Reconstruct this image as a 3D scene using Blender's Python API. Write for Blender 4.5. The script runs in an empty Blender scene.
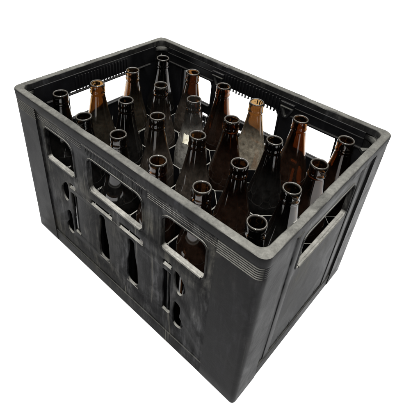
import bpy, bmesh, math, random
from mathutils import Vector, Matrix, noise
random.seed(7)
S = bpy.context.scene
COL = S.collection

# ------------------------------------------------------------------ sizes (metres)
HL, HW, H, TAPER = 0.200, 0.13705, 0.2452, 0.0066     # half length, half width, height, inward lean at the foot
PX, PY = 0.0640, 0.0642                               # compartment pitch
RIM_Z, BASE_Z = 0.2323, 0.0075                        # height of the bottle mouths, top of the crate floor
DIV_Z = 0.138

# ------------------------------------------------------------------ materials
def new_mat(name):
    m = bpy.data.materials.new(name); m.use_nodes = True
    nt = m.node_tree; nt.nodes.clear()
    out = nt.nodes.new('ShaderNodeOutputMaterial')
    return m, nt, out
def N(nt, kind, **kw):
    n = nt.nodes.new(kind)
    for k, v in kw.items(): setattr(n, k, v)
    return n
def setin(n, **kw):
    for k, v in kw.items(): n.inputs[k.replace('_', ' ')].default_value = v
def ramp(nt, src, stops):
    r = N(nt, 'ShaderNodeValToRGB')
    el = r.color_ramp.elements
    while len(el) < len(stops): el.new(0.5)
    for e, (p, c) in zip(el, stops):
        e.position = p; e.color = (*c, 1) if hasattr(c, '__len__') else (c, c, c, 1)
    nt.links.new(src, r.inputs[0]); return r.outputs[0]
def mixc(nt, fac, a, b, mode='MIX'):
    m = N(nt, 'ShaderNodeMix', data_type='RGBA', blend_type=mode)
    for i, v in ((0, fac), (6, a), (7, b)):
        if hasattr(v, 'is_output'): nt.links.new(v, m.inputs[i])
        elif i == 0: m.inputs[0].default_value = v
        else: m.inputs[i].default_value = (*v, 1)
    return m.outputs[2]
def math_(nt, op, a, b=None, clamp=False):
    m = N(nt, 'ShaderNodeMath', operation=op, use_clamp=clamp)
    for i, v in enumerate((a, b)):
        if v is None: continue
        if hasattr(v, 'is_output'): nt.links.new(v, m.inputs[i])
        else: m.inputs[i].default_value = v
    return m.outputs[0]
def noise_(nt, co, scale, detail=4, rough=.55, dist=0, stretch=None):
    if stretch:
        mp = N(nt, 'ShaderNodeMapping'); mp.inputs['Scale'].default_value = stretch
        nt.links.new(co, mp.inputs[0]); co = mp.outputs[0]
    n = N(nt, 'ShaderNodeTexNoise')
    setin(n, Scale=scale, Detail=detail, Roughness=rough, Distortion=dist)
    nt.links.new(co, n.inputs['Vector']); return n.outputs['Fac']

def plastic(name, base, smear_sheen, dust, smear_sheen_amt, dust_amt, spec, rough):
    """weathered black moulded plastic: smeared grime with painted satin sheen, fine scratches and dust settled on the upper faces"""
    m, nt, out = new_mat(name)
    co = N(nt, 'ShaderNodeTexCoord').outputs['Object']
    b = N(nt, 'ShaderNodeBsdfPrincipled')
    big = noise_(nt, co, 22, 5, .6, 1.6)
    streak = noise_(nt, co, 70, 5, .65, .5, (1, 1, .22))
    loops = noise_(nt, co, 14, 2, .5, 4.5, (1, 1, .55))
    fine = noise_(nt, co, 420, 3, .7)
    f1 = ramp(nt, big, [(.40, 0), (.68, 1)])
    f2 = ramp(nt, streak, [(.44, 0), (.66, 1)])
    f3 = ramp(nt, loops, [(.46, 0), (.51, 1), (.56, 0)])
    hair = noise_(nt, co, 260, 4, .7, .3, (1, 1, .10))
    f4 = ramp(nt, hair, [(.42, .35), (.66, 1.25)])
    g = math_(nt, 'ADD', math_(nt, 'MULTIPLY', f1, .14), math_(nt, 'MULTIPLY', f2, math_(nt, 'ADD', math_(nt, 'MULTIPLY', f1, .80), .12)))  # streaks paint satin reflections into the colour, along with grime
    g = math_(nt, 'MULTIPLY', g, f4)
    g = math_(nt, 'ADD', g, math_(nt, 'MULTIPLY', f3, .07))
    g = math_(nt, 'MULTIPLY', g, math_(nt, 'ADD', fine, .45))
    g = math_(nt, 'MULTIPLY', g, smear_sheen_amt, True)
    tone = mixc(nt, ramp(nt, noise_(nt, co, 9, 2), [(.4, 0), (.6, 1)]), smear_sheen, (smear_sheen[0] * .95, smear_sheen[1] * 1.0, smear_sheen[2] * 1.25))
    col = mixc(nt, g, base, tone)
    # thin pale scratches
    sc = noise_(nt, co, 95, 2, .5, .8, (1, 1, .05))
    sf = math_(nt, 'MULTIPLY', ramp(nt, sc, [(.70, 0), (.735, 1)]), .5 * min(1, smear_sheen_amt))
    col = mixc(nt, sf, col, (smear_sheen[0] * 1.9, smear_sheen[1] * 1.9, smear_sheen[2] * 1.9))
    # dust on faces that look up
    geo = N(nt, 'ShaderNodeNewGeometry')
    sep = N(nt, 'ShaderNodeSeparateXYZ'); nt.links.new(geo.outputs['Normal'], sep.inputs[0])
    up = ramp(nt, sep.outputs[2], [(.35, 0), (.85, 1)])
    dn = ramp(nt, noise_(nt, co, 210, 6, .8, .3), [(.30, .45), (.66, 1)])
    patch = ramp(nt, noise_(nt, co, 26, 3, .6, .8), [(.36, .60), (.60, 1)])
    dn = math_(nt, 'MULTIPLY', dn, patch)
    d = math_(nt, 'MULTIPLY', math_(nt, 'MULTIPLY', up, dn), dust_amt, True)
    col = mixc(nt, d, col, dust)
    nt.links.new(col, b.inputs['Base Color'])
    r = math_(nt, 'ADD', math_(nt, 'MULTIPLY', g, .3), math_(nt, 'ADD', math_(nt, 'MULTIPLY', big, .25), rough - .12))
    r = math_(nt, 'ADD', r, math_(nt, 'MULTIPLY', d, .35), True)
    nt.links.new(r, b.inputs['Roughness'])
    b.inputs['IOR'].default_value = spec
    bp = N(nt, 'ShaderNodeBump'); setin(bp, Strength=.25, Distance=.0006)
    h = math_(nt, 'ADD', math_(nt, 'MULTIPLY', fine, .5), math_(nt, 'MULTIPLY', streak, .8))
    h = math_(nt, 'ADD', h, math_(nt, 'MULTIPLY', big, 1.4))
    nt.links.new(h, bp.inputs['Height']); nt.links.new(bp.outputs[0], b.inputs['Normal'])
    nt.links.new(b.outputs[0], out.inputs[0])
    return m

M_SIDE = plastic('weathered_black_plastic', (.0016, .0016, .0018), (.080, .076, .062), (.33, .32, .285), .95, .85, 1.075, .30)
M_POST = plastic('corner_post_plastic', (.0035, .0035, .0035), (.032, .030, .026), (.17, .165, .145), .7, .8, 1.09, .36)
M_BASE = plastic('base_band_plastic', (.0025, .0025, .0026), (.060, .057, .047), (.10, .098, .088), .9, .6, 1.075, .33)
M_RIM = plastic('worn_rim_plastic', (.004, .004, .004), (.024, .023, .020), (.118, .115, .102), .9, 1.0, 1.11, .42)
M_IN_DIM = plastic('dimmed_inner_plastic', (.0022, .0022, .0025), (.006, .006, .006), (.22, .21, .19), .6, .12, 1.25, .33)  # far walls and crate floor: less grime, colour darkened to paint interior shade
M_GRID = plastic('divider_plastic', (.0022, .0022, .0025), (.006, .006, .006), (.36, .35, .31), .6, 1.0, 1.25, .4)

def glass(name, tint, dust, dust_amt, seed):
    """amber returnable-bottle glass with dust (for brown, painted inner glow) on the shoulder and scuffing on the lip"""
    m, nt, out = new_mat(name)
    tc = N(nt, 'ShaderNodeTexCoord')
    mp = N(nt, 'ShaderNodeMapping'); mp.inputs['Location'].default_value = (seed * .37, seed * .71, seed * .13)
    nt.links.new(tc.outputs['Object'], mp.inputs[0]); co = mp.outputs[0]
    g = N(nt, 'ShaderNodeBsdfPrincipled')
    setin(g, Roughness=.06, IOR=1.5); g.inputs['Base Color'].default_value = (*tint, 1)
    g.inputs['Transmission Weight'].default_value = 1
    g.inputs['Specular IOR Level'].default_value = .22
    bp = N(nt, 'ShaderNodeBump'); setin(bp, Strength=.12, Distance=.001)
    nt.links.new(noise_(nt, co, 55, 2), bp.inputs['Height']); nt.links.new(bp.outputs[0], g.inputs['Normal'])
    d = N(nt, 'ShaderNodeBsdfPrincipled'); setin(d, Roughness=.8); d.inputs['Specular IOR Level'].default_value = .1
    dc = mixc(nt, noise_(nt, co, 90, 4), (dust[0] * .5, dust[1] * .5, dust[2] * .5), dust)
    zz = N(nt, 'ShaderNodeSeparateXYZ'); nt.links.new(tc.outputs['Object'], zz.inputs[0])
    dc = mixc(nt, math_(nt, 'GREATER_THAN', zz.outputs[2], .2215), dc, (.17, .155, .13))
    nt.links.new(dc, d.inputs['Base Color'])
    z = N(nt, 'ShaderNodeSeparateXYZ'); nt.links.new(tc.outputs['Object'], z.inputs[0])
    nz = ramp(nt, noise_(nt, co, 130, 6, .75, .2), [(.30, .15), (.70, 1)])
    film = ramp(nt, math_(nt, 'MULTIPLY', z.outputs[2], 4.0), [(.10, .03), (.40, .15), (.54, 1), (.66, .85), (.76, .12), (.84, .05), (1, .1)])
    f = math_(nt, 'MULTIPLY', math_(nt, 'MULTIPLY', nz, film), dust_amt)
    lip = ramp(nt, math_(nt, 'MULTIPLY', z.outputs[2], 4.0), [(.893, 0), (.899, 1)])
    lf = math_(nt, 'MULTIPLY', lip, math_(nt, 'ADD', math_(nt, 'MULTIPLY', nz, .38), .10))
    f = math_(nt, 'MAXIMUM', f, lf)
    ms = N(nt, 'ShaderNodeMixShader')
    nt.links.new(f, ms.inputs[0]); nt.links.new(g.outputs[0], ms.inputs[1]); nt.links.new(d.outputs[0], ms.inputs[2])
    nt.links.new(ms.outputs[0], out.inputs[0])
    return m
GL = {
    'brown': glass('brown_glass', (.15, .062, .02), (.085, .045, .028), .16, 1),  # brown film colour paints in light scattered inside the glass
    'dark': glass('shaded_brown_glass', (.05, .026, .011), (.12, .115, .105), .07, 2),  # tint darkened to paint in the unlit black behind these bottles
    'amber': glass('amber_glass', (.20, .105, .034), (.2, .17, .12), .12, 3),
    'dusty': glass('dusty_amber_glass', (.27, .155, .058), (.30, .265, .20), .8, 4),
    'film': glass('filmy_brown_glass', (.11, .046, .013), (.13, .108, .085), .34, 5),
}
GL['grey'] = glass('grey_filmed_glass', (.11, .046, .013), (.26, .25, .22), .95, 6)
m, nt, out = new_mat('white_sheet')
b = N(nt, 'ShaderNodeBsdfPrincipled'); b.inputs['Base Color'].default_value = (.9, .9, .9, 1)
setin(b, Roughness=.9); b.inputs['Specular IOR Level'].default_value = .1
nt.links.new(b.outputs[0], out.inputs[0]); M_SHEET = m
m, nt, out = new_mat('stained_paper')
b = N(nt, 'ShaderNodeBsdfPrincipled'); setin(b, Roughness=.8)
co = N(nt, 'ShaderNodeTexCoord').outputs['Object']
nt.links.new(mixc(nt, ramp(nt, noise_(nt, co, 160, 4), [(.4, 0), (.65, 1)]), (.72, .69, .56), (.42, .38, .24)), b.inputs['Base Color'])
nt.links.new(b.outputs[0], out.inputs[0]); M_PAPER = m

# ------------------------------------------------------------------ mesh helpers
def link(name, me, mat, parent=None):
    o = bpy.data.objects.new(name, me); COL.objects.link(o)
    if mat: me.materials.append(mat)
    if parent: o.parent = parent
    return o
def smooth(me, ang=35):
    for p in me.polygons: p.use_smooth = True
    me.set_sharp_from_angle(angle=math.radians(ang))

def rrect(x0, x1, y0, y1, r, n=6):
    """rounded rectangle outline; r is one radius or four (bl, br, tr, tl)"""
    rs = r if hasattr(r, '__len__') else (r,) * 4
    pts = []
    for (cx, cy, a0), q in zip(((x0, y0, 180), (x1, y0, 270), (x1, y1, 0), (x0, y1, 90)), rs):
        ccx = cx + (q if cx == x0 else -q); ccy = cy + (q if cy == y0 else -q)
        for k in range(n + 1):
            a = math.radians(a0 + 90 * k / n)
            pts.append((ccx + q * math.cos(a), ccy + q * math.sin(a)))
    return pts

def plate(bm, outline, holes, d0, d1, bevel, place):
    """flat plate with holes between depths d0 and d1, edges rounded; place(u, z, d) -> Vector"""
    cu = bpy.data.curves.new('tmp', 'CURVE'); cu.dimensions = '2D'; cu.fill_mode = 'BOTH'
    for pts in [outline] + list(holes):
        sp = cu.splines.new('POLY'); sp.points.add(len(pts) - 1)
        for p, q in zip(sp.points, pts): p.co = (q[0], q[1], 0, 1)
        sp.use_cyclic_u = True
    t = (d1 - d0) / 2
    cu.offset = -bevel
    cu.extrude = max(t - bevel, 1e-5); cu.bevel_depth = bevel; cu.bevel_resolution = 2
    ob = bpy.data.objects.new('tmp', cu); COL.objects.link(ob)
    dg = bpy.context.evaluated_depsgraph_get(); dg.update()
    me = bpy.data.meshes.new_from_object(ob.evaluated_get(dg))
    bpy.data.objects.remove(ob); bpy.data.curves.remove(cu)
    tb = bmesh.new(); tb.from_mesh(me); bpy.data.meshes.remove(me)
    bmesh.ops.remove_doubles(tb, verts=tb.verts, dist=1e-6)
    # cut long edges so that the taper and the wobble bend smoothly
    vm = {}
    for v in tb.verts:
        vm[v] = bm.verts.new(place(v.co.x, v.co.y, (d0 + d1) / 2 + v.co.z))
    for f in tb.faces:
        try: bm.faces.new([vm[v] for v in f.verts])
        except ValueError: pass
    tb.free()

def boxm(bm, u0, u1, z0, z1, d0, d1, place, bev=.0004):
    tb = bmesh.new()
    bmesh.ops.create_cube(tb, size=1)
    for v in tb.verts:
        v.co = Vector(((u0 + u1) / 2 + v.co.x * (u1 - u0), (z0 + z1) / 2 + v.co.y * (z1 - z0), (d0 + d1) / 2 + v.co.z * (d1 - d0)))
    if bev: bmesh.ops.bevel(tb, geom=tb.edges[:], offset=bev, segments=2, affect='EDGES', profile=.5)
    vm = {v: bm.verts.new(place(*v.co)) for v in tb.verts}
    for f in tb.faces: bm.faces.new([vm[v] for v in f.verts])
    tb.free()

def tubem(bm, pts, r, place, closed=False, n=8):
    P = [Vector(p) for p in pts]; rings = []
    for i, p in enumerate(P):
        a = P[i - 1] if (i or closed) else p; c = P[(i + 1) % len(P)] if (i < len(P) - 1 or closed) else p
        t = (c - a).normalized(); s = t.cross(Vector((0, 0, 1)))
        s = s.normalized() if s.length > 1e-4 else Vector((1, 0, 0)); q = s.cross(t)
        rings.append([bm.verts.new(place(*(p + s * r * math.cos(2 * math.pi * k / n) + q * r * math.sin(2 * math.pi * k / n)))) for k in range(n)])
    for i in range(len(P) if closed else len(P) - 1):
        A, B = rings[i], rings[(i + 1) % len(P)]
        for k in range(n): bm.faces.new((A[k], A[(k + 1) % n], B[(k + 1) % n], B[k]))
    if not closed:
        bm.faces.new(rings[0]); bm.faces.new(rings[-1])

def finish(name, bm, mat, parent, ang=35):
    bmesh.ops.recalc_face_normals(bm, faces=bm.faces)
    me = bpy.data.meshes.new(name); bm.to_mesh(me); bm.free(); smooth(me, ang)
    return link(name, me, mat, parent)

def lean(z): return TAPER * (1 - z / H)
def wob(p):          # the moulded walls are never quite flat
    n = noise.noise_vector(p * 9) * .0006
    return p + Vector((n.x, n.y, 0))
def place_front(u, z, d): return wob(Vector((u, -(HW - lean(z) - d), z)))
def place_back(u, z, d): return wob(Vector((-u, HW - lean(z) - d, z)))
def place_right(u, z, d): return wob(Vector((HL - lean(z) - d, u, z)))
def place_left(u, z, d): return wob(Vector((-(HL - lean(z) - d), -u, z)))

mm = .001
def sc(pts): return [(x * mm, y * mm) for x, y in pts]

# ------------------------------------------------------------------ the crate
crate = bpy.data.objects.new('bottle_crate', None); COL.objects.link(crate)
crate['label'] = 'scuffed black plastic beer crate with handle windows, full of empty bottles'
crate['category'] = 'crate'

POST_U, POST_V = 150, 96      # where the corner posts start on the long and the short side (mm)

def bottle_hole(c, z0, z1, mirror=1):
    h = z1 - z0
    half = [(9.6, 0), (9.6, .36), (9.2, .46), (7.6, .58), (5.8, .72), (5.0, .86), (5.0, 1)]
    right = [(c + x, z0 + f * h) for x, f in half]
    left = [(c - x, z0 + f * h) for x, f in reversed(half)]
    return right + left

def soften(pts, it=2):
    for _ in range(it):
        q = []
        for (x0, y0), (x1, y1) in zip(pts, pts[1:] + pts[:1]):
            q += [(x0 * .78 + x1 * .22, y0 * .78 + y1 * .22), (x0 * .22 + x1 * .78, y0 * .22 + y1 * .78)]
        pts = q
    return pts

def long_wall(place):
    bm = bmesh.new()
    win = [rrect(-136, -77, 163, 212, (5, 4, 13, 7)), rrect(-47, 47, 163, 212, (7, 7, 10, 10)), rrect(77, 136, 163, 212, (4, 5, 7, 13))]
    holes = list(win)
    holes += [rrect(-47, -7, 140.2, 147, 1.8, 4), rrect(7, 47, 140.2, 147, 1.8, 4)]
    holes += [soften(bottle_hole(-27, 54, 133)), soften(bottle_hole(27, 54, 133))]
    for s in (1, -1):
        side = []
        side.append(rrect(80, 92, 139.4, 145.6, 1.6, 4))
        side.append(rrect(79, 91, 59, 130, 1.5, 3))
        # curved cut-outs beside the tall slot
        side.append([((x - 98) * 1.35 + 96.5, y) for x, y in [(98.5, 141), (98, 128), (99, 115), (102, 107), (105.5, 106.5), (108.5, 112), (110.5, 120), (109.5, 128), (105.5, 136), (101.5, 141)]])
        side.append([((x - 98) * 1.35 + 96.5, y) for x, y in [(98.5, 91), (105.5, 88), (106, 76), (104.5, 68), (108, 63), (110, 55), (107, 47), (101.5, 45), (98, 49), (97.5, 70)]])
        side[2:] = [soften(h) for h in side[2:]]
        for h in side: holes.append(h if s == 1 else [(-x, y) for x, y in reversed(h)])
    # recessed panel with every opening
    plate(bm, sc(rrect(-186, 186, 4, 238, .5, 1)), [sc(h) for h in holes], .0024, .0056, .0009, place)
    # raised base band and the stepped band under the rim
    boxm(bm, -.149, .149, .2290, .2326, .0012, .0052, place, .0005)
    boxm(bm, -.055, .055, .2262, .2276, .0017, .0052, place, .0004)
    # window frames: deep, rounded jambs and a thick sill
    for (x0, x1, rr, ro) in ((-136, -77, (5, 4, 13, 7), (8, 7, 16, 10)), (-47, 47, (7, 7, 10, 10), (10, 10, 13, 13)), (77, 136, (4, 5, 7, 13), (7, 8, 10, 16))):
        plate(bm, sc(rrect(x0 - 3, x1 + 3, 160, 215, ro)), [sc(rrect(x0, x1, 163, 212, rr))], .0015, .0084, .0012, place)
        # sill lip leaning out
        tubem(bm, [((x0 + 3) * mm, .1622, .0026), ((x1 - 3) * mm, .1622, .0026)], .0021, place, n=10)
    # narrow lips that catch dust below the slits and slots
    for a, c, z in ((-47.5, -6.5, 139.9), (6.5, 47.5, 139.9), (79.5, 92.5, 139.1), (-92.5, -79.5, 139.1)):
        boxm(bm, a * mm, c * mm, (z - 1.4) * mm, z * mm, .0014, .0050, place, .0005)
    for a, c, z in ((-37.5, -16.5, 53.6), (16.5, 37.5, 53.6), (79, 90, 58.6), (-90, -79, 58.6)):
        boxm(bm, a * mm, c * mm, (z - 1.3) * mm, z * mm, .0017, .0054, place, .0005)
    for s in (1, -1):                                   # thin bar down the tall slot
        u0, u1 = sorted((s * .0846, s * .0862)); boxm(bm, u0, u1, .059, .130, .0042, .0080, place, .0003)
    # fine upright flutes above the windows
    for x0, x1 in ((-149, -56), (56, 149)):             # fine level beads that run on into the corner posts
        for k in range(5):
            z = .2165 + .0028 * k + .0017
            boxm(bm, x0 * mm, x1 * mm, z, z + .0012, .0020, .0030, place, .0004)
    for x0, x1 in ((-47, 47),):
        n = int((x1 - x0) / 2.7)
        for k in range(n + 1):
            u = (x0 + (x1 - x0) * k / n) * mm
            boxm(bm, u - .0006, u + .0006, .2165, .2255, .0020, .0030, place, .0003)
    # inner skin of the hand rail with its comb of ribs
    plate(bm, sc(rrect(-172, 172, 214, 237, 1, 2)), [], .0096, .0114, .0006, place)
    for k in range(18):
        u = (-48 + 96 * k / 17) * mm
        boxm(bm, u - .0010, u + .0010, .2105, .2335, .0108, .0136, place, .0005)
    for x0, x1 in ((-172, -70), (70, 172)):
        boxm(bm, x0 * mm, x1 * mm, .2125, .2150, .0108, .0150, place, .0006)
        boxm(bm, x0 * mm, x1 * mm, .2265, .2285, .0108, .0128, place, .0006)
    # pillars between the windows and the lugs on them
    for s in (1, -1):
        u0, u1 = sorted((s * .052, s * .072))
        boxm(bm, u0, u1, .006, .2130, .0056, .0100, place, .001)
        u0, u1 = sorted((s * .141, s * .176))
        boxm(bm, u0, u1, .006, .2130, .0056, .0100, place, .001)
        c = s * .062
        boxm(bm, c - .011, c + .011, .2275, .2325, .0108, .0155, place, .001)
    return bm

def base_band(half, place):
    bm = bmesh.new()
    plate(bm, sc(rrect(-half + .3, half - .3, .1, 21, 1.5, 3)), [], .0008, .0060, .0009, place)
    return bm
def lug(c, place):
    bm = bmesh.new()
    out = [(c - .0098, .2262), (c + .0098, .2262), (c + .0104, .2244), (c + .0062, .2160), (c + .0030, .2094), (c, .2084), (c - .0030, .2094), (c - .0062, .2160), (c - .0104, .2244)]
    inn = [(c - .0058, .2234), (c + .0058, .2234), (c + .0062, .2226), (c + .0034, .2170), (c + .0010, .2124), (c - .0010, .2124), (c - .0034, .2170), (c - .0062, .2226)]
    plate(bm, out, [inn], .0100, .0160, .0011, place)
    return bm
def peg(c, place):
    bm = bmesh.new()
    boxm(bm, c - .0030, c + .0030, .2045, .2128, .0086, .0130, place, .0012)
    return bm

def short_wall(place):
    bm = bmesh.new()
    wo = rrect(-58, 58, 164, 212, (6, 6, 9, 9))
    plate(bm, sc(rrect(-123, 123, 4, 238, .5, 1)), [sc(wo)], .0024, .0056, .0009, place)
    plate(bm, sc(rrect(-60.5, 60.5, 161.5, 214.5, (8, 8, 11, 11))), [sc(wo)], .0015, .0084, .0012, place)
    tubem(bm, [(-.052, .1632, .0026), (.052, .1632, .0026)], .0018, place, n=10)
    boxm(bm, -.095, .095, .2290, .2326, .0012, .0052, place, .0005)
    for s in (1, -1):                                   # upright ridges beside the hand hole
        for a, c in ((65, 77),):
            u0, u1 = sorted((s * a * mm, s * c * mm)); boxm(bm, u0, u1, .022, .2260, .0014, .0032, place, .0008)
        u0, u1 = sorted((s * .066, s * .116)); boxm(bm, u0, u1, .006, .2130, .0056, .0100, place, .001)
    plate(bm, sc(rrect(-112, 112, 212, 237, 1, 2)), [], .0096, .0114, .0006, place)
    for k in range(18):
        u = (-48 + 96 * k / 17) * mm
        boxm(bm, u - .0009, u + .0009, .2095, .2335, .0108, .0134, place, .0005)
    boxm(bm, -.098, .098, .2090, .2110, .0108, .0158, place, .0006)
    return bm

for pl in (place_front, place_back): finish('side_wall', long_wall(pl), M_SIDE if pl is place_front else M_IN_DIM, crate)
for half, pl in ((POST_U, place_front), (POST_U, place_back), (POST_V, place_right), (POST_V, place_left)):
    finish('base_band', base_band(half, pl), M_BASE, crate)
for pl in (place_front, place_back):
    for c in (-.062, .062): finish('stacking_lug', lug(c, pl), M_RIM, crate)
for c in (-.112, .002): finish('rail_peg', peg(c, place_front), M_RIM, crate)
for pl in (place_right, place_left): finish('end_wall', short_wall(pl), M_SIDE if pl is place_right else M_IN_DIM, crate)

# corner posts: rounded, leaning, with grooves under the rim on the long side
def corner_post(sx, sy):
    bm = bmesh.new()
    TH = .0062
    zs = [0, .0012, .003] + [.02 + .0165 * k for k in range(12)]
    gz = []
    z = .2165
    while z < .2328:
        gz += [(z, 0), (z + .0006, 1), (z + .0014, 1), (z + .0020, 0)]
        z += .0028
    rows = [(q, 0) for q in zs if q < .2155] + gz + [(.2340, 0)]
    def profile(R):
     prof = []      # (x, y, nx, ny, groove weight) relative to the corner, pointing outwards
     for k in range(9): prof.append((-(HL - POST_U * mm) + (HL - POST_U * mm - R) * k / 8, 0, 0, -1, 1))
     for k in range(1, 10):
        a = math.radians(-90 + 90 * k / 9)
        prof.append((-R + R * math.cos(a), R + R * math.sin(a), math.cos(a), math.sin(a), max(0, 1 - k / 10.5)))
     for k in range(1, 9): prof.append((0, R + (HW - POST_V * mm - R) * k / 8, 1, 0, 0))
     return prof
    outer, inner = [], []
    for z, g in rows:
        foot = .0016 if z == 0 else (.0005 if z < .002 else 0)
        ro, ri = [], []
        prof = profile(.0050 + .0045 * min(1, z / .16))
        for x, y, nx, ny, w in prof:
            px, py = HL - lean(z) + x, -(HW - lean(z)) + y
            def tr(dd):
                p = Vector((px - nx * dd, py - ny * dd, z))
                p = Vector((p.x * sx, -p.y * sy, z)); return wob(p)
            ro.append(bm.verts.new(tr(g * w * .0008 + foot))); ri.append(bm.verts.new(tr(TH)))
        outer.append(ro); inner.append(ri)
    n = len(prof)
    for i in range(len(rows) - 1):
        for k in range(n - 1):
            bm.faces.new((outer[i][k], outer[i][k + 1], outer[i + 1][k + 1], outer[i + 1][k]))
            bm.faces.new((inner[i][k], inner[i + 1][k], inner[i + 1][k + 1], inner[i][k + 1]))
        for k in (0, n - 1):
            bm.faces.new((outer[i][k], outer[i + 1][k], inner[i + 1][k], inner[i][k]))
    for i in (0, len(rows) - 1):
        for k in range(n - 1): bm.faces.new((outer[i][k], outer[i][k + 1], inner[i][k + 1], inner[i][k]))
    return bm
for sx in (1, -1):
    for sy in (1, -1): finish('corner_post', corner_post(sx, sy), M_POST, crate, 28)

# rim: one closed moulding with worn, nicked edges
def ring(inset, r, n=14, per=40):
    """closed plan loop of the crate at a given inset, with straight runs subdivided"""
    x, y = HL - inset, HW - inset
    pts = []
    cs = [(x - r, y - r, 0), (-x + r, y - r, 90), (-x + r, -y + r, 180), (x - r, -y + r, 270)]
    for i, (cx, cy, a0) in enumerate(cs):
        for k in range(n + 1):
            a = math.radians(a0 + 90 * k / n); pts.append((cx + r * math.cos(a), cy + r * math.sin(a)))
        nx, ny, na = cs[(i + 1) % 4]
        a = math.radians(na); e = (nx + r * math.cos(a), ny + r * math.sin(a)); s0 = pts[-1]
        for k in range(1, per): pts.append((s0[0] + (e[0] - s0[0]) * k / per, s0[1] + (e[1] - s0[1]) * k / per))
    return pts
def make_rim():
    bm = bmesh.new()
    sec = [(.0004, .2334, .0095), (-.0002, .2340, .0098), (-.0004, .2425, .0098), (.0000, .2442, .0097), (.0010, .2450, .0094), (.0022, .2453, .009),
           (.0050, .2453, .0088), (.0076, .2452, .0090), (.0088, .2447, .0092), (.0094, .2436, .0095), (.0098, .2375, .0098), (.0102, .2364, .01), (.0096, .2356, .01), (.004, .2345, .0095)]
    loops = []
    for k, (ins, z, r) in enumerate(sec):
        lp = []
        for x, y in ring(ins + lean(z), r):
            p = Vector((x, y, z))
            q = noise.noise(p * 160) * .00035 + noise.noise(p * 45) * .0004
            if 4 <= k <= 9:
                nick = max(0, noise.noise(Vector((x, y, k * .004)) * 75) - .36) * .006
                p.z -= nick; p.z += q * .6
                d = Vector((x, y, 0)).normalized()
                if k >= 7: p += d * (nick + q * .8)
            lp.append(bm.verts.new(wob(p)))
        loops.append(lp)
    n = len(loops[0])
    for i in range(len(sec)):
        A, B = loops[i], loops[(i + 1) % len(sec)]
        for k in range(n): bm.faces.new((A[k], A[(k + 1) % n], B[(k + 1) % n], B[k]))
    return bm
finish('rim', make_rim(), M_RIM, crate, 40)

# rounded gussets in the inner corners, just under the rim
def corner_gusset(sx, sy):
    bm = bmesh.new()
    def put(x, y, z): return bm.verts.new(Vector((x * sx, y * sy, z)))
    x1, y1 = HL - .0098, HW - .0098
    n = 14; rows = []
    for rr, z in ((.0095, .2343), (.0150, .2335), (.0205, .2312), (.0225, .2290), (.0215, .2275), (.0095, .2275)):
        rows.append([put(x1 - rr + rr * math.cos(math.radians(90 * k / n)) + (.0010 if rr < .01 else 0), y1 - rr + rr * math.sin(math.radians(90 * k / n)) + (.0010 if rr < .01 else 0), z) for k in range(n + 1)])
    for i in range(len(rows)):
        A, B = rows[i], rows[(i + 1) % len(rows)]
        for k in range(n): bm.faces.new((A[k], A[k + 1], B[k + 1], B[k]))
    for k in (0, n): bm.faces.new([q[k] for q in rows])
    # small pointed web below the arch
    c = Vector((x1 - .0135, y1 - .0135, 0))
    ids = [put(c.x + dx, c.y + dy, z) for dx, dy, z in ((-.006, .004, .2165), (.004, -.006, .2165), (.009, .009, .2165), (-.003, .002, .2195), (.002, -.003, .2195), (.009, .009, .2225))]
    for f in ((0, 1, 2), (3, 5, 4), (0, 3, 4, 1), (1, 4, 5, 2), (2, 5, 3, 0)): bm.faces.new([ids[q] for q in f])
    return bm
for sx in (1, -1):
    for sy in (1, -1): finish('corner_gusset', corner_gusset(sx, sy), M_RIM, crate, 30)

# floor of the crate and the compartment grid with its bevelled cell corners
bm = bmesh.new()
plate(bm, rrect(-HL + TAPER + .006, HL - TAPER - .006, -HW + TAPER + .006, HW - TAPER - .006, .004), [], .0015, BASE_Z - .0005, .0006, lambda u, z, d: Vector((u, z, d)))
finish('crate_floor', bm, M_IN_DIM, crate)
bm = bmesh.new()
D = .0195
def octagon(cx, cy, a, b_, k):
    return [(cx - a + k, cy - b_), (cx + a - k, cy - b_), (cx + a, cy - b_ + k), (cx + a, cy + b_ - k), (cx + a - k, cy + b_), (cx - a + k, cy + b_), (cx - a, cy + b_ - k), (cx - a, cy - b_ + k)]
for i in range(6):
    for j in range(4):
        cx, cy = (i - 2.5) * PX, (j - 1.5) * PY
        a, b_ = PX / 2 - .0001, PY / 2 - .0001; th = .00085; zt = DIV_Z + random.uniform(-.0006, .0006)
        po, pi2 = octagon(cx, cy, a, b_, D), octagon(cx, cy, a - th, b_ - th, D - th * .58)
        po_t, pi_t = octagon(cx, cy, a - .0002, b_ - .0002, D), octagon(cx, cy, a - th + .0002, b_ - th + .0002, D - th * .58)
        L = [[bm.verts.new((x, y, z)) for x, y in pts] for pts, z in ((po, BASE_Z + .0004), (po, zt - .0003), (po_t, zt), (pi_t, zt), (pi2, zt - .0003), (pi2, BASE_Z + .0004))]
        skip = set()                                    # cells are open towards the crate walls
        if j == 0: skip |= {0}
        if i == 5: skip |= {2}
        if j == 3: skip |= {4}
        if i == 0: skip |= {6}
        for k in range(8):
            if k in skip: continue
            for A, B in zip(L, L[1:]): bm.faces.new((A[k], A[(k + 1) % 8], B[(k + 1) % 8], B[k]))
finish('divider_grid', bm, M_GRID, crate, 20)

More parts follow.
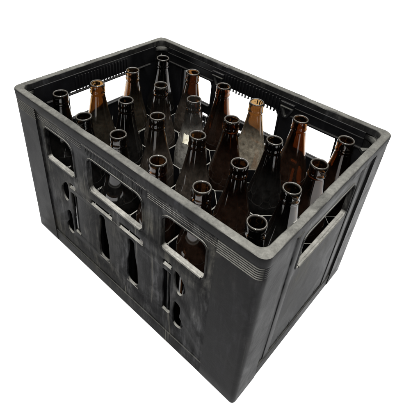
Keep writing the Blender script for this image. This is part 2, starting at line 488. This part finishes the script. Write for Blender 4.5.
# ------------------------------------------------------------------ bottles
BH = RIM_Z - BASE_Z
prof_out = [(0.0, .0040), (.013, .0032), (.0195, .0012), (.0222, .0006), (.0236, .0022), (.0242, .006), (.0243, .012), (.0243, .118), (.0241, .128), (.0234, .138), (.0218, .148),
            (.0193, .158), (.0169, .168), (.0148, .178), (.0132, .187), (.0119, .195), (.0108, .202), (.0101, .2065), (.0098, .2078),
            (.0103, .2086), (.0107, .2097), (.0108, .2118), (.0105, .2130), (.0102, .2142), (.0103, .2160), (.0105, .2190), (.01045, .2218), (.0101, .2236), (.0096, .2246)]
prof_in = [(.0089, .2245), (.0083, .2237), (.0080, .2220), (.0078, .2150), (.0080, .2050), (.0097, .193), (.0126, .177), (.0166, .160), (.0200, .142), (.0216, .129), (.0218, .118), (.0218, .014), (.0206, .0085), (.013, .0075), (0.0, .0085)]
def lathe(prof, n=48):
    bm = bmesh.new(); rings = []
    for r, z in prof:
        if r < 1e-6: rings.append([bm.verts.new((0, 0, z))]); continue
        rings.append([bm.verts.new((r * math.cos(2 * math.pi * k / n), r * math.sin(2 * math.pi * k / n), z)) for k in range(n)])
    for A, B in zip(rings, rings[1:]):
        for k in range(n):
            k2 = (k + 1) % n
            if len(A) == 1: bm.faces.new((A[0], B[k2], B[k]))
            elif len(B) == 1: bm.faces.new((A[k], A[k2], B[0]))
            else: bm.faces.new((A[k], A[k2], B[k2], B[k]))
    bmesh.ops.recalc_face_normals(bm, faces=bm.faces)
    return bm
def bottle_mesh(kind):
    bm = lathe(prof_out + prof_in)
    me = bpy.data.meshes.new('beer_bottle_' + kind); bm.to_mesh(me); bm.free()
    for p in me.polygons: p.use_smooth = True
    me.materials.append(GL[kind]); return me
BM = {k: bottle_mesh(k) for k in GL}

# mouth positions (mm) read for every compartment: [row from the near long side][place along it from the left end]
MOUTH = [[(-163, -89), (-95, -101), (-36, -95), (32, -96), (94, -94), (162, -94)],
         [(-154, -35), (-91, -36), (-34, -33), (29, -27), (97, -34), (160, -28)],
         [(-153, 30), (-91, 29), (-32, 34), (35, 32), (99, 33), (160, 31)],
         [(-155, 96), (-89, 95), (-29, 95), (31, 93), (96, 100), (160, 99)]]
KIND = [['dark', 'dark', 'dark', 'brown', 'brown', 'dark'],
        ['amber', 'dark', 'film', 'film', 'brown', 'dark'],
        ['amber', 'film', 'grey', 'brown', 'dark', 'brown'],
        ['dark', 'film', 'brown', 'dusty', 'brown', 'brown']]
ORD = ['first', 'second', 'third', 'fourth', 'fifth', 'sixth']
ROWN = ['in the row along the near long wall', 'in the second row from the near wall', 'in the third row from the near wall', 'in the row along the far long wall']
LOOK = {'dark': 'blackish bottle', 'brown': 'brown bottle', 'amber': 'amber bottle', 'dusty': 'dusty bottle', 'film': 'grey-filmed bottle'}
SPECIAL = {
    (0, 0): 'dark beer bottle alone in the left corner compartment of the crate',
    (0, 5): 'dark beer bottle in the nearest corner compartment, its mouth closest to the viewer',
    (3, 0): 'dark beer bottle in the farthest corner compartment, under the rim corner',
    (3, 5): 'brown beer bottle in the right corner compartment beside the end wall',
    (1, 0): 'amber beer bottle glowing before the left end opening, beside the left corner bottle',
    (2, 0): 'amber beer bottle before the left end opening, beside the farthest corner bottle',
    (3, 3): 'amber beer bottle clouded with pale dust before the middle far window',
    (3, 4): 'brown beer bottle glowing at the left edge of the right far window',
    (2, 2): 'brown beer bottle with a pale scrap of paper stuck on its shoulder',
    (3, 2): 'brown beer bottle at the pillar between the left and middle far windows',
}
for j in range(4):
    for i in range(6):
        o = bpy.data.objects.new('beer_bottle', BM[KIND[j][i]]); COL.objects.link(o)
        base = Vector(((i - 2.5) * PX, (j - 1.5) * PY, BASE_Z))
        mouth = Vector((MOUTH[j][i][0] * mm, MOUTH[j][i][1] * mm, RIM_Z))
        off = mouth - base; off.z = 0
        slide = off * .3 + Vector((random.uniform(-1, 1), random.uniform(-1, 1), 0)) * .0022; slide = slide if slide.length < .0045 else slide.normalized() * .0045
        base = base + slide
        ax = (mouth - base).normalized()
        rot = Vector((0, 0, 1)).rotation_difference(ax).to_matrix().to_4x4() @ Matrix.Rotation(random.uniform(0, 6.28), 4, 'Z')
        o.matrix_world = Matrix.Translation(base + Vector((0, 0, .0008))) @ rot
        o['category'] = 'bottle'; o['group'] = 'empty beer bottles in the crate'
        o['label'] = SPECIAL.get((j, i)) or f'{LOOK[KIND[j][i]]}, {ORD[i]} from the left end {ROWN[j]}'
        if (j, i) == (2, 2):
            # paper scrap: bent, torn sheet clinging to the shoulder
            bm = bmesh.new(); nu, nz = 6, 8
            inv = rot.inverted()
            dirw = inv @ Vector((.30, -1.0, 0)); a0 = math.atan2(dirw.y, dirw.x)
            gridv = []
            for s_ in (0, 1):
                g = []
                for zi in range(nz + 1):
                    f = zi / nz; z = .1610 + .0145 * f
                    r = .0190 - .0034 * f + .0014 * f * f + (.0004 if s_ else 0)
                    rowv = []
                    for ui in range(nu + 1):
                        e = (ui / nu - .5)
                        a = a0 + e * .60 * (1 - .10 * f) + .02 * math.sin(5 * f + ui)
                        zz = z + (.0009 * math.sin(ui * 2.1) if zi in (0, nz) else 0)
                        rowv.append(bm.verts.new((r * math.cos(a), r * math.sin(a), zz)))
                    g.append(rowv)
                gridv.append(g)
            for s_ in (0, 1):
                for zi in range(nz):
                    for ui in range(nu):
                        g = gridv[s_]; bm.faces.new((g[zi][ui], g[zi][ui + 1], g[zi + 1][ui + 1], g[zi + 1][ui]))
            A, B = gridv
            edge = [(0, u) for u in range(nu + 1)] + [(z, nu) for z in range(1, nz + 1)] + [(nz, u) for u in range(nu - 1, -1, -1)] + [(z, 0) for z in range(nz - 1, 0, -1)]
            for (z0, u0), (z1, u1) in zip(edge, edge[1:] + edge[:1]):
                bm.faces.new((A[z0][u0], A[z1][u1], B[z1][u1], B[z0][u0]))
            finish('paper_scrap', bm, M_PAPER, o)

# ------------------------------------------------------------------ white sheet the crate stands on
bm = bmesh.new(); bmesh.ops.create_grid(bm, x_segments=2, y_segments=2, size=6)
me = bpy.data.meshes.new('floor'); bm.to_mesh(me); bm.free()
fl = link('floor', me, M_SHEET); fl['kind'] = 'structure'; fl['label'] = 'plain white sheet under the crate'

# ------------------------------------------------------------------ light
w = bpy.data.worlds.new('World'); S.world = w; w.use_nodes = True
w.node_tree.nodes['Background'].inputs[0].default_value = (1, 1, 1, 1)
w.node_tree.nodes['Background'].inputs[1].default_value = .3
def area(name, loc, target, size, power):
    l = bpy.data.lights.new(name, 'AREA'); l.shape = 'SQUARE'; l.size = size; l.energy = power
    o = bpy.data.objects.new(name, l); COL.objects.link(o)
    o.location = loc; o.rotation_euler = (Vector(target) - Vector(loc)).to_track_quat('-Z', 'Y').to_euler()
area('key_lamp', (.45, -.45, 2.6), (0, 0, 0), 2.6, 118)
area('sheet_fill', (-.9, 1.4, 2.6), (-.9, 1.2, 0), 2.2, 130)  # added lamp without a seen source, whitens the far sheet
area('flash_lamp', (.285, -.355, .60), (.02, -.02, .2), .03, 3.3)

# ------------------------------------------------------------------ camera
cp = Vector((.3038, -.3678, .5287)); ya, pi_, ro = 2.2663, -.5411, .0739
fw = Vector((math.cos(pi_) * math.cos(ya), math.cos(pi_) * math.sin(ya), math.sin(pi_)))
rt = Vector((math.sin(ya), -math.cos(ya), 0)); up = rt.cross(fw)
r2 = rt * math.cos(ro) + up * math.sin(ro); u2 = -rt * math.sin(ro) + up * math.cos(ro)
cd = bpy.data.cameras.new('camera'); cam = bpy.data.objects.new('camera', cd); COL.objects.link(cam)
mw = Matrix.Identity(4)
for r in range(3): mw[r][0], mw[r][1], mw[r][2], mw[r][3] = r2[r], u2[r], -fw[r], cp[r]
cam.matrix_world = mw
cd.sensor_width = 36; cd.lens = 36 * 441.82 / 420
cd.shift_x = (210 - 193.48) / 420; cd.shift_y = -(210 - 110.58) / 420
cd.clip_start = .01; cd.clip_end = 50
S.camera = cam
S.view_settings.view_transform = 'Standard'; S.view_settings.look = 'None'
S.view_settings.exposure = 0; S.view_settings.gamma = 1
S.cycles.max_bounces = 16; S.cycles.transmission_bounces = 14; S.cycles.transparent_max_bounces = 16
S.cycles.caustics_refractive = True; S.cycles.caustics_reflective = False
